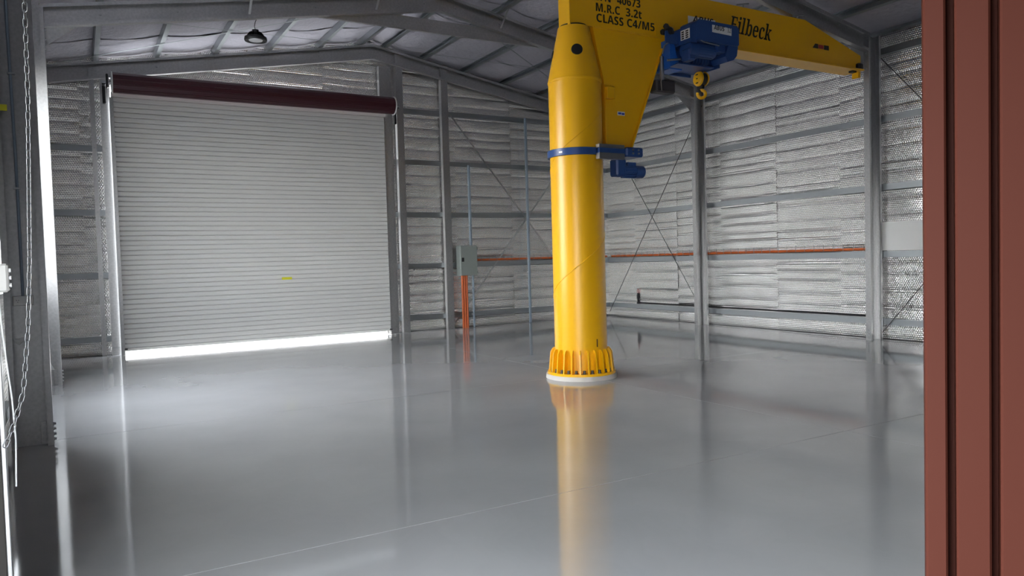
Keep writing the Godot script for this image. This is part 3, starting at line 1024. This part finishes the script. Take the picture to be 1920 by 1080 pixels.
	b.tube(PackedVector3Array([Vector3(6.84, 4.22, -7.62) + o, Vector3(6.86, 4.32, -7.60) + o, Vector3(6.94, 4.38, -7.60) + o, Vector3(7.02, 4.39, -7.60) + o]), 0.010, 8)
	part(b, "hose", mats.steel, t, "thin grey hose")
	b = MB.new()
	for k in 5: b.box(Vector3(6.90 + 0.05 * (k % 3), 4.52 + 0.05 * (k % 2), -7.66 + 0.02 * k) + o, Vector3(0.09, 0.07, 0.07), 0.02, Basis(Vector3(0.3, 0.5, 0.2).normalized(), k * 0.8))
	part(b, "cable_bundle", mats.black, t, "black bundle of cable trolleys")
	b = MB.new()
	b.cyl(Vector3(6.93, 4.22, -7.74) + o, Vector3(6.93, 3.90, -7.74) + o, 0.026, 0.03, 12)
	b.tube(PackedVector3Array([Vector3(6.88, 3.98, -7.66) + o, Vector3(6.84, 3.86, -7.66) + o, Vector3(6.85, 3.74, -7.66) + o]), 0.007, 6)
	part(b, "push_rod", mats.steel, t)
	b = MB.new()
	b.box(Vector3(6.97, 3.82, -7.78) + o, Vector3(0.34, 0.17, 0.16), 0.02)
	part(b, "control_box", mats.box, t, "dark grey control box hanging below")
	# labels
	b = MB.new()
	b.box(Vector3(7.66, 4.555, -7.349) + o, Vector3(0.36, 0.098, 0.003), 0.0, Basis(Vector3.BACK, -0.02))
	var pl := part(b, "name_plate", mats.white, cover, "white name plate")
	text("ABUS", "lettering", 0.060, Vector3(7.505, 4.526, -7.347) + o, cover, mats.ink, "Droid Sans", 700, true, Basis(Vector3.RIGHT, Vector3(0.2, 1, 0), Vector3.BACK), 0.19)
	text("3.2", "lettering", 0.060, Vector3(7.765, 4.520, -7.347) + o, cover, mats.ink, "Droid Sans", 400, false, Basis.IDENTITY, 0.06)
	var side := Basis(Vector3.UP, -PI / 2)
	b = MB.new()
	b.box(Vector3(7.098, 4.46, -7.46) + o, Vector3(0.003, 0.13, 0.17))
	part(b, "type_plate", mats.white, cover, "white type plate with dark print")
	b = MB.new()
	for k in 4:
		b.box(Vector3(7.096, 4.415 + k * 0.028, -7.505) + o, Vector3(0.002, 0.018, 0.045))
		b.box(Vector3(7.096, 4.415 + k * 0.028, -7.425) + o, Vector3(0.002, 0.018, 0.05))
	part(b, "print", mats.ink, cover)
	# sign on the boom behind the hoist
	# ropes and hook block
	var hb := thing("hook_block", "yellow hook block with an orange hook below the blue hoist", "hook block", Vector3(7.72, 3.75, -7.83))
	o = -hb.position
	for z in [-7.89, -7.77]:
		b = MB.new()
		b.cyl(Vector3(7.72, 4.02, z) + o, Vector3(7.72, 4.14, z) + o, 0.006, 0.006, 8)
		part(b, "rope", mats.steel, hb)
	var axd := Vector3(-1, 0, -0.06).normalized()
	var hc := Vector3(7.74, 4.015, -7.83) + o
	for s in [-1, 1]:
		b = MB.new()
		var cc: Vector3 = hc + axd * (0.045 * s)
		b.lathe([Vector2(0.0, 0.034), Vector2(0.07, 0.034), Vector2(0.095, 0.024), Vector2(0.105, 0.0), Vector2(0.0, 0.0)], cc, 32, axd * float(s))
		part(b, "sheave_cover", mats.yellow, hb)
	for r in [[0.055, 0.05], [0.0, 0.03], [-0.06, 0.05]]:
		b = MB.new()
		b.box(hc + axd * 0.0795 + Vector3(0, r[0], 0), Vector3(0.002, 0.016, r[1]), 0.0, Basis(axd, Vector3.UP, axd.cross(Vector3.UP)))
		part(b, "print", mats.ink, hb)
	b = MB.new()
	b.cyl(hc + axd * 0.044, hc - axd * 0.044, 0.09, 0.09, 28)
	part(b, "sheave", mats.black, hb)
	b = MB.new()
	b.box(Vector3(7.73, 3.90, -7.83) + o, Vector3(0.06, 0.05, 0.10), 0.01)
	part(b, "yoke", mats.black, hb)
	b = MB.new()
	var hp := PackedVector3Array()
	hp.append(Vector3(0, 0.13, 0)); hp.append(Vector3(0, 0.09, 0))
	for k in 15:
		var an := deg_to_rad(80.0 - k * 20.0)
		hp.append(Vector3(cos(an) * 0.055, sin(an) * 0.055 + 0.005, 0))
	var hp2 := PackedVector3Array()
	var hx := Vector3(0.85, 0, 0.52)
	for p in hp: hp2.append(Vector3(7.74, 3.80, -7.83) + o + hx * p.x + Vector3(0, p.y, 0))
	b.tube(hp2, 0.023, 10)
	part(b, "hook", mats.yellow, hb, "orange painted hook")
	b = MB.new()
	b.box(Vector3(7.74, 3.83, -7.83) + o + hx * 0.05, Vector3(0.02, 0.09, 0.02), 0.004, Basis(Vector3.BACK, 0.4))
	part(b, "safety_latch", mats.steel, hb)

func build_services():
	var b := MB.new()
	# switchboard
	var t := thing("switchboard", "grey green metal switchboard on the wall right of the roller door", "switchboard", Vector3(7.69, 1.21, -15.2))
	var o := -t.position
	b.box(Vector3(7.69, 1.54, -15.26) + o, Vector3(0.44, 0.68, 0.20), 0.006)
	part(b, "enclosure", mats.board, t)
	b = MB.new()
	b.box(Vector3(7.69, 1.54, -15.15) + o, Vector3(0.42, 0.66, 0.018), 0.004)
	var dr := part(b, "door", mats.board, t)
	b = MB.new()
	b.box(Vector3(7.53, 1.56, -15.138) + o, Vector3(0.06, 0.09, 0.014), 0.004)
	part(b, "latch", mats.black, dr, "black latch")
	for y in [1.27, 1.81]:
		b = MB.new()
		b.cyl(Vector3(7.905, y - 0.03, -15.16) + o, Vector3(7.905, y + 0.03, -15.16) + o, 0.011, 0.011, 10)
		part(b, "hinge", mats.black, dr)
	# orange conduits below it
	var names := ["left one of the orange conduits under the switchboard", "second orange conduit from the left under the switchboard", "right one of the orange conduits under the switchboard"]
	for i in 3:
		var x := 7.555 + i * 0.055
		var c := thing("orange_conduit", names[i], "conduit", Vector3(x, 0, -15.25), "orange conduits under the switchboard")
		b = MB.new()
		b.cyl(Vector3.ZERO, Vector3(0, 1.2, 0), 0.026, 0.026, 14)
		part(b, "pipe", mats.orange, c)
		b = MB.new()
		b.cyl(Vector3(0, 1.13, 0), Vector3(0, 1.19, 0), 0.0272, 0.0272, 14)
		part(b, "coupling", mats.orange, c)
	# grey conduits to the roof
	for q in [[7.83, 3.72, 1.88, "blue grey conduit dropping into the top of the switchboard"], [7.86, 1.2, 0.0, "blue grey conduit from the switchboard down to the floor"], [9.385, 4.9, 0.0, "tall blue grey conduit standing on the back wall near the corner"]]:
		var c := thing("grey_conduit", q[3], "conduit", Vector3(q[0], q[2], -15.31))
		b = MB.new()
		b.box(Vector3(0, (q[1] - q[2]) / 2, 0), Vector3(0.062 if q[2] != 0.0 or q[1] > 2 else 0.045, q[1] - q[2], 0.05), 0.012)
		part(b, "trunking", mats.conduit, c)
		for y in [0.25, 0.75]:
			var cm := MB.new()
			cm.box(Vector3(0, (q[1] - q[2]) * y, -0.012), Vector3(0.09, 0.03, 0.055), 0.004)
			part(cm, "saddle", mats.steel, c)
	# cable tray with an orange conduit, on the girt at eye level
	tray("cable_tray", "wire basket tray along the back wall right of the switchboard", Vector3(7.92, 1.518, -15.385), Vector3(11.80, 1.518, -15.385))
	tray("cable_tray", "wire basket tray along the right wall behind the columns", Vector3(11.876, 1.518, -15.30), Vector3(11.876, 1.518, -7.95))
	# black air line
	t = thing("air_line", "black air pipe along the foot of the right wall with a short riser", "pipe", Vector3(11.888, 0.383, -14.3))
	b = MB.new()
	b.cyl(Vector3.ZERO, Vector3(0, 0, 6.3), 0.016, 0.016, 10)
	part(b, "pipe", mats.black, t)
	b = MB.new()
	b.cyl(Vector3.ZERO, Vector3(0, 0.24, 0), 0.022, 0.022, 12)
	b.cyl(Vector3(0, 0.10, 0), Vector3(0, 0.20, 0), 0.034, 0.034, 12)
	b.box(Vector3(0, 0.0, 0), Vector3(0.05, 0.05, 0.07), 0.01)
	part(b, "riser", mats.black, t)
	b = MB.new()
	var lp := PackedVector3Array()
	for k in 16: lp.append(Vector3(0, 0.28 + sin(TAU * k / 16) * 0.06, cos(TAU * k / 16) * 0.025))
	b.tube(lp, 0.006, 6, true)
	part(b, "ring_handle", mats.redink, t, "red ring handle")
	# white board on the girt
	t = thing("white_sheet", "blank white sheet with rounded corners propped on the right wall girt", "panel", Vector3(11.836, 1.515, -7.44))
	b = MB.new()
	var pl := PackedVector2Array()
	var w := 0.40
	var h := 0.48
	for q in [[w, 0.0, 0.05, -90], [w, h, 0.05, 0], [-w, h, 0.008, 90], [-w, 0.0, 0.008, 180]]:
		for k in 6:
			var a := deg_to_rad(q[3] + k * 18.0)
			var sx: float = q[0] - signf(q[0]) * q[2]
			var sy: float = q[1] + (q[2] if q[1] == 0.0 else -q[2])
			pl.append(Vector2(sx + cos(a) * q[2], sy + sin(a) * q[2]))
	b.extrude(pl, Vector3.ZERO, Vector3.BACK, Vector3.UP, Vector3(0.008, 0, 0))
	part(b, "sheet", mats.white, t)

func tray(called: String, label: String, a: Vector3, c: Vector3):
	var t := thing(called, label, "cable tray", a, "wire basket trays")
	var d := c - a
	var dn := d.normalized()
	var side := dn.cross(Vector3.UP)
	if side.dot(Vector3(-1, 0, 1)) < 0: side = -side
	var b := MB.new()
	for q in [[-0.03, 0.0], [0.03, 0.0], [0.03, 0.10], [-0.03, 0.10]]:
		b.cyl(side * q[0] + Vector3(0, q[1], 0), side * q[0] + Vector3(0, q[1], 0) + d, 0.0035, 0.0035, 6)
	var n := int(d.length() / 0.20)
	for i in n + 1:
		var p := d * (i / float(n))
		b.cyl(p + side * 0.03, p + side * 0.03 + Vector3(0, 0.125, 0), 0.005, 0.005, 6)
		b.cyl(p - side * 0.03, p + side * 0.03, 0.0028, 0.0028, 6)
	part(b, "wire_basket", mats.wire, t)
	b = MB.new()
	b.cyl(Vector3(0, 0.030, 0) + side * 0.005 + dn * 0.02, Vector3(0, 0.030, 0) + side * 0.005 + d - dn * 0.02, 0.024, 0.024, 12)
	part(b, "orange_conduit", mats.orange, t, "orange conduit lying in the tray")

func build_left():
	# things on the nearer left column
	var zc := -7.895
	var t := thing("power_outlet", "white power outlet low on the nearer left column", "power outlet", Vector3(-0.43, 1.30, zc))
	var b := MB.new()
	b.box(Vector3(0, 0, 0.022), Vector3(0.155, 0.085, 0.04), 0.006)
	part(b, "plate", mats.white, t)
	b = MB.new()
	for x in [-0.04, 0.04]:
		for q in [[-0.008, 0.006, 0.4], [0.008, 0.006, -0.4], [0.0, -0.012, 0.0]]:
			b.box(Vector3(x + q[0], q[1], 0.0425), Vector3(0.003, 0.010, 0.002), 0.0, Basis(Vector3.BACK, q[2]))
	part(b, "socket_slots", mats.black, t)
	t = thing("column_conduit", "thin grey conduit running down the left column to the outlet", "conduit", Vector3(-0.43, 1.34, zc + 0.02))
	b = MB.new()
	b.tube(PackedVector3Array([Vector3(0, 0, 0), Vector3(0, 1.2, 0), Vector3(-0.012, 2.4, 0), Vector3(-0.02, 3.6, 0)]), 0.0125, 10)
	part(b, "pipe", mats.conduit, t)
	for y in [0.95, 1.95]:
		b = MB.new()
		b.box(Vector3(0, y, 0.002), Vector3(0.06, 0.018, 0.03), 0.003)
		part(b, "saddle", mats.steel, t)
	for q in [[-0.477, 0.942, "heart shaped scrap of pale tape on the nearer left column"]]:
		t = thing("tape_scrap", q[2], "tape", Vector3(q[0], q[1], zc))
		b = MB.new()
		b.extrude(PackedVector2Array([Vector2(0, -0.04), Vector2(0.04, 0.01), Vector2(0.035, 0.045), Vector2(0.0, 0.02), Vector2(-0.04, 0.03), Vector2(-0.03, -0.01)]), Vector3(0, 0, 0.0), Vector3.RIGHT, Vector3.UP, Vector3(0, 0, 0.0015))
		part(b, "tape", mats.white, t)
	for q in [[-0.545, 0.30, "small white paper triangle near the foot of the farther left column"]]:
		t = thing("paper_scrap", q[2], "paper", Vector3(-0.367, 0.254, -11.966))
		b = MB.new()
		b.extrude(PackedVector2Array([Vector2(-0.02, -0.05), Vector2(0.03, -0.045), Vector2(-0.01, 0.05)]), Vector3.ZERO, Vector3.RIGHT, Vector3.UP, Vector3(0, 0, 0.0015))
		part(b, "paper", mats.white, t)
	t = thing("yellow_tag", "small yellow tag high on the nearer left column at the image edge", "tag", Vector3(-0.503, 2.976, -7.797))
	b = MB.new()
	b.box(Vector3.ZERO, Vector3(0.07, 0.055, 0.004), 0.001)
	part(b, "tag", mats.sticker, t)
	# guide of the doorway beside the camera
	t = thing("door_guide", "pale steel door guide with a dark seal at the far left edge", "door track", Vector3(-0.30, 0, -3.70))
	b = MB.new()
	b.box(Vector3(0.004, 2.1, 0.0), Vector3(0.018, 4.2, 0.05), 0.003)
	part(b, "rail", mats.galv, t)
	b = MB.new()
	b.box(Vector3(-0.065, 2.1, -0.01), Vector3(0.12, 4.2, 0.03), 0.004)
	part(b, "seal", mats.seal, t, "dark brown rubber seal")
	# isolator box on the nearest column, with its white cord
	t = thing("isolator_box", "white electrical box at the far left edge beside the chain", "switch box", Vector3(-0.30, 1.53, -3.635))
	b = MB.new()
	b.box(Vector3(0, 0, 0), Vector3(0.115, 0.115, 0.07), 0.008)
	part(b, "box", mats.offwhite, t)
	for y in [-0.03, 0.0, 0.03]:
		b = MB.new()
		b.cyl(Vector3(0.056, y, 0.01), Vector3(0.066, y, 0.01), 0.009, 0.008, 12)
		part(b, "plug", mats.white, t)
	t = thing("hanging_cord", "white cord slanting down from the box at the far left", "cord", Vector3(-0.26, 1.465, -3.63))
	b = MB.new()
	b.tube(PackedVector3Array([Vector3(-0.02, 0, 0), Vector3(-0.018, -0.10, 0.0), Vector3(-0.008, -0.25, 0.0), Vector3(0.006, -0.43, 0.0), Vector3(0.01, -0.60, -0.02), Vector3(0.0, -0.80, -0.06)]), 0.0035, 6)
	part(b, "cord", mats.white, t)
	# hand chain of the left doorway
	t = thing("hand_chain", "steel hand chain hanging in front of the nearer left column", "chain", Vector3(-0.16, 0.85, -3.55))
	var path := PackedVector3Array([Vector3(0.032, 2.3, 0), Vector3(0.018, 1.4, 0), Vector3(-0.005, 0.75, 0), Vector3(-0.022, 0.48, 0), Vector3(-0.05, 0.22, 0), Vector3(-0.085, 0.10, 0), Vector3(-0.125, 0.0, 0)])
	var cv := Curve3D.new()
	for p in path: cv.add_point(p)
	var lb := MB.new()
	var lk := PackedVector3Array()
	var hl := 0.0105
	var r := 0.0085
	for k in 8:
		var an := PI * k / 7.0
		lk.append(Vector3(cos(an) * r, hl + sin(an) * r, 0))
	for k in 8:
		var an := PI + PI * k / 7.0
		lk.append(Vector3(cos(an) * r, -hl + sin(an) * r, 0))
	lb.tube(lk, 0.0022, 6, true)
	var lm := lb.mesh()
	var L := cv.get_baked_length()
	var s := 0.0
	var i := 0
	while s < L:
		var p := cv.sample_baked(s)
		var d := (cv.sample_baked(minf(s + 0.01, L)) - cv.sample_baked(maxf(s - 0.01, 0.0))).normalized()
		var lmi := put(lm, "link", mats.steel, t, p)
		var tw := 0.15 + s * 0.45 + (PI / 2 if i % 2 == 1 else 0.0)
		var x := Vector3(cos(tw), 0, sin(tw))
		x = (x - d * x.dot(d)).normalized()
		lmi.basis = Basis(x, d, x.cross(d))
		s += 0.0305
		i += 1

func build_lamp():
	var t := thing("high_bay_lamp", "black round high bay lamp hanging under the far rafter", "lamp", Vector3(2.55, 5.05, -12.12))
	var b := MB.new()
	b.lathe([Vector2(0.10, 0.012), Vector2(0.165, 0.0), Vector2(0.172, 0.02), Vector2(0.165, 0.055), Vector2(0.10, 0.075), Vector2(0.06, 0.08), Vector2(0.0, 0.08)], Vector3.ZERO, 40)
	part(b, "housing", mats.black, t)
	b = MB.new()
	b.cyl(Vector3(0, 0.07, 0), Vector3(0, 0.17, 0), 0.055, 0.05, 20)
	part(b, "driver", mats.black, t)
	var fb := MB.new()
	fb.extrude(PackedVector2Array([Vector2(0.05, 0.06), Vector2(0.15, 0.055), Vector2(0.095, 0.13), Vector2(0.05, 0.135)]), Vector3(0, 0, -0.003), Vector3.RIGHT, Vector3.UP, Vector3(0, 0, 0.006))
	var fm := fb.mesh()
	for k in 20:
		var f := put(fm, "fin", mats.black, t)
		f.basis = Basis(Vector3.UP, TAU * k / 20)
	b = MB.new()
	b.lathe([Vector2(0.0, 0.004), Vector2(0.10, 0.004), Vector2(0.105, 0.012)], Vector3.ZERO, 36)
	part(b, "lens", mats.lens, t, "pale round lens")
	b = MB.new()
	var pts := PackedVector3Array([Vector3(0, 0.17, 0), Vector3(-0.012, 0.22, 0), Vector3(0.0, 0.28, 0.0), Vector3(0.02, 0.33, 0.0), Vector3(0.0, 0.42, 0)])
	b.tube(pts, 0.006, 6)
	part(b, "hanger", mats.black, t)
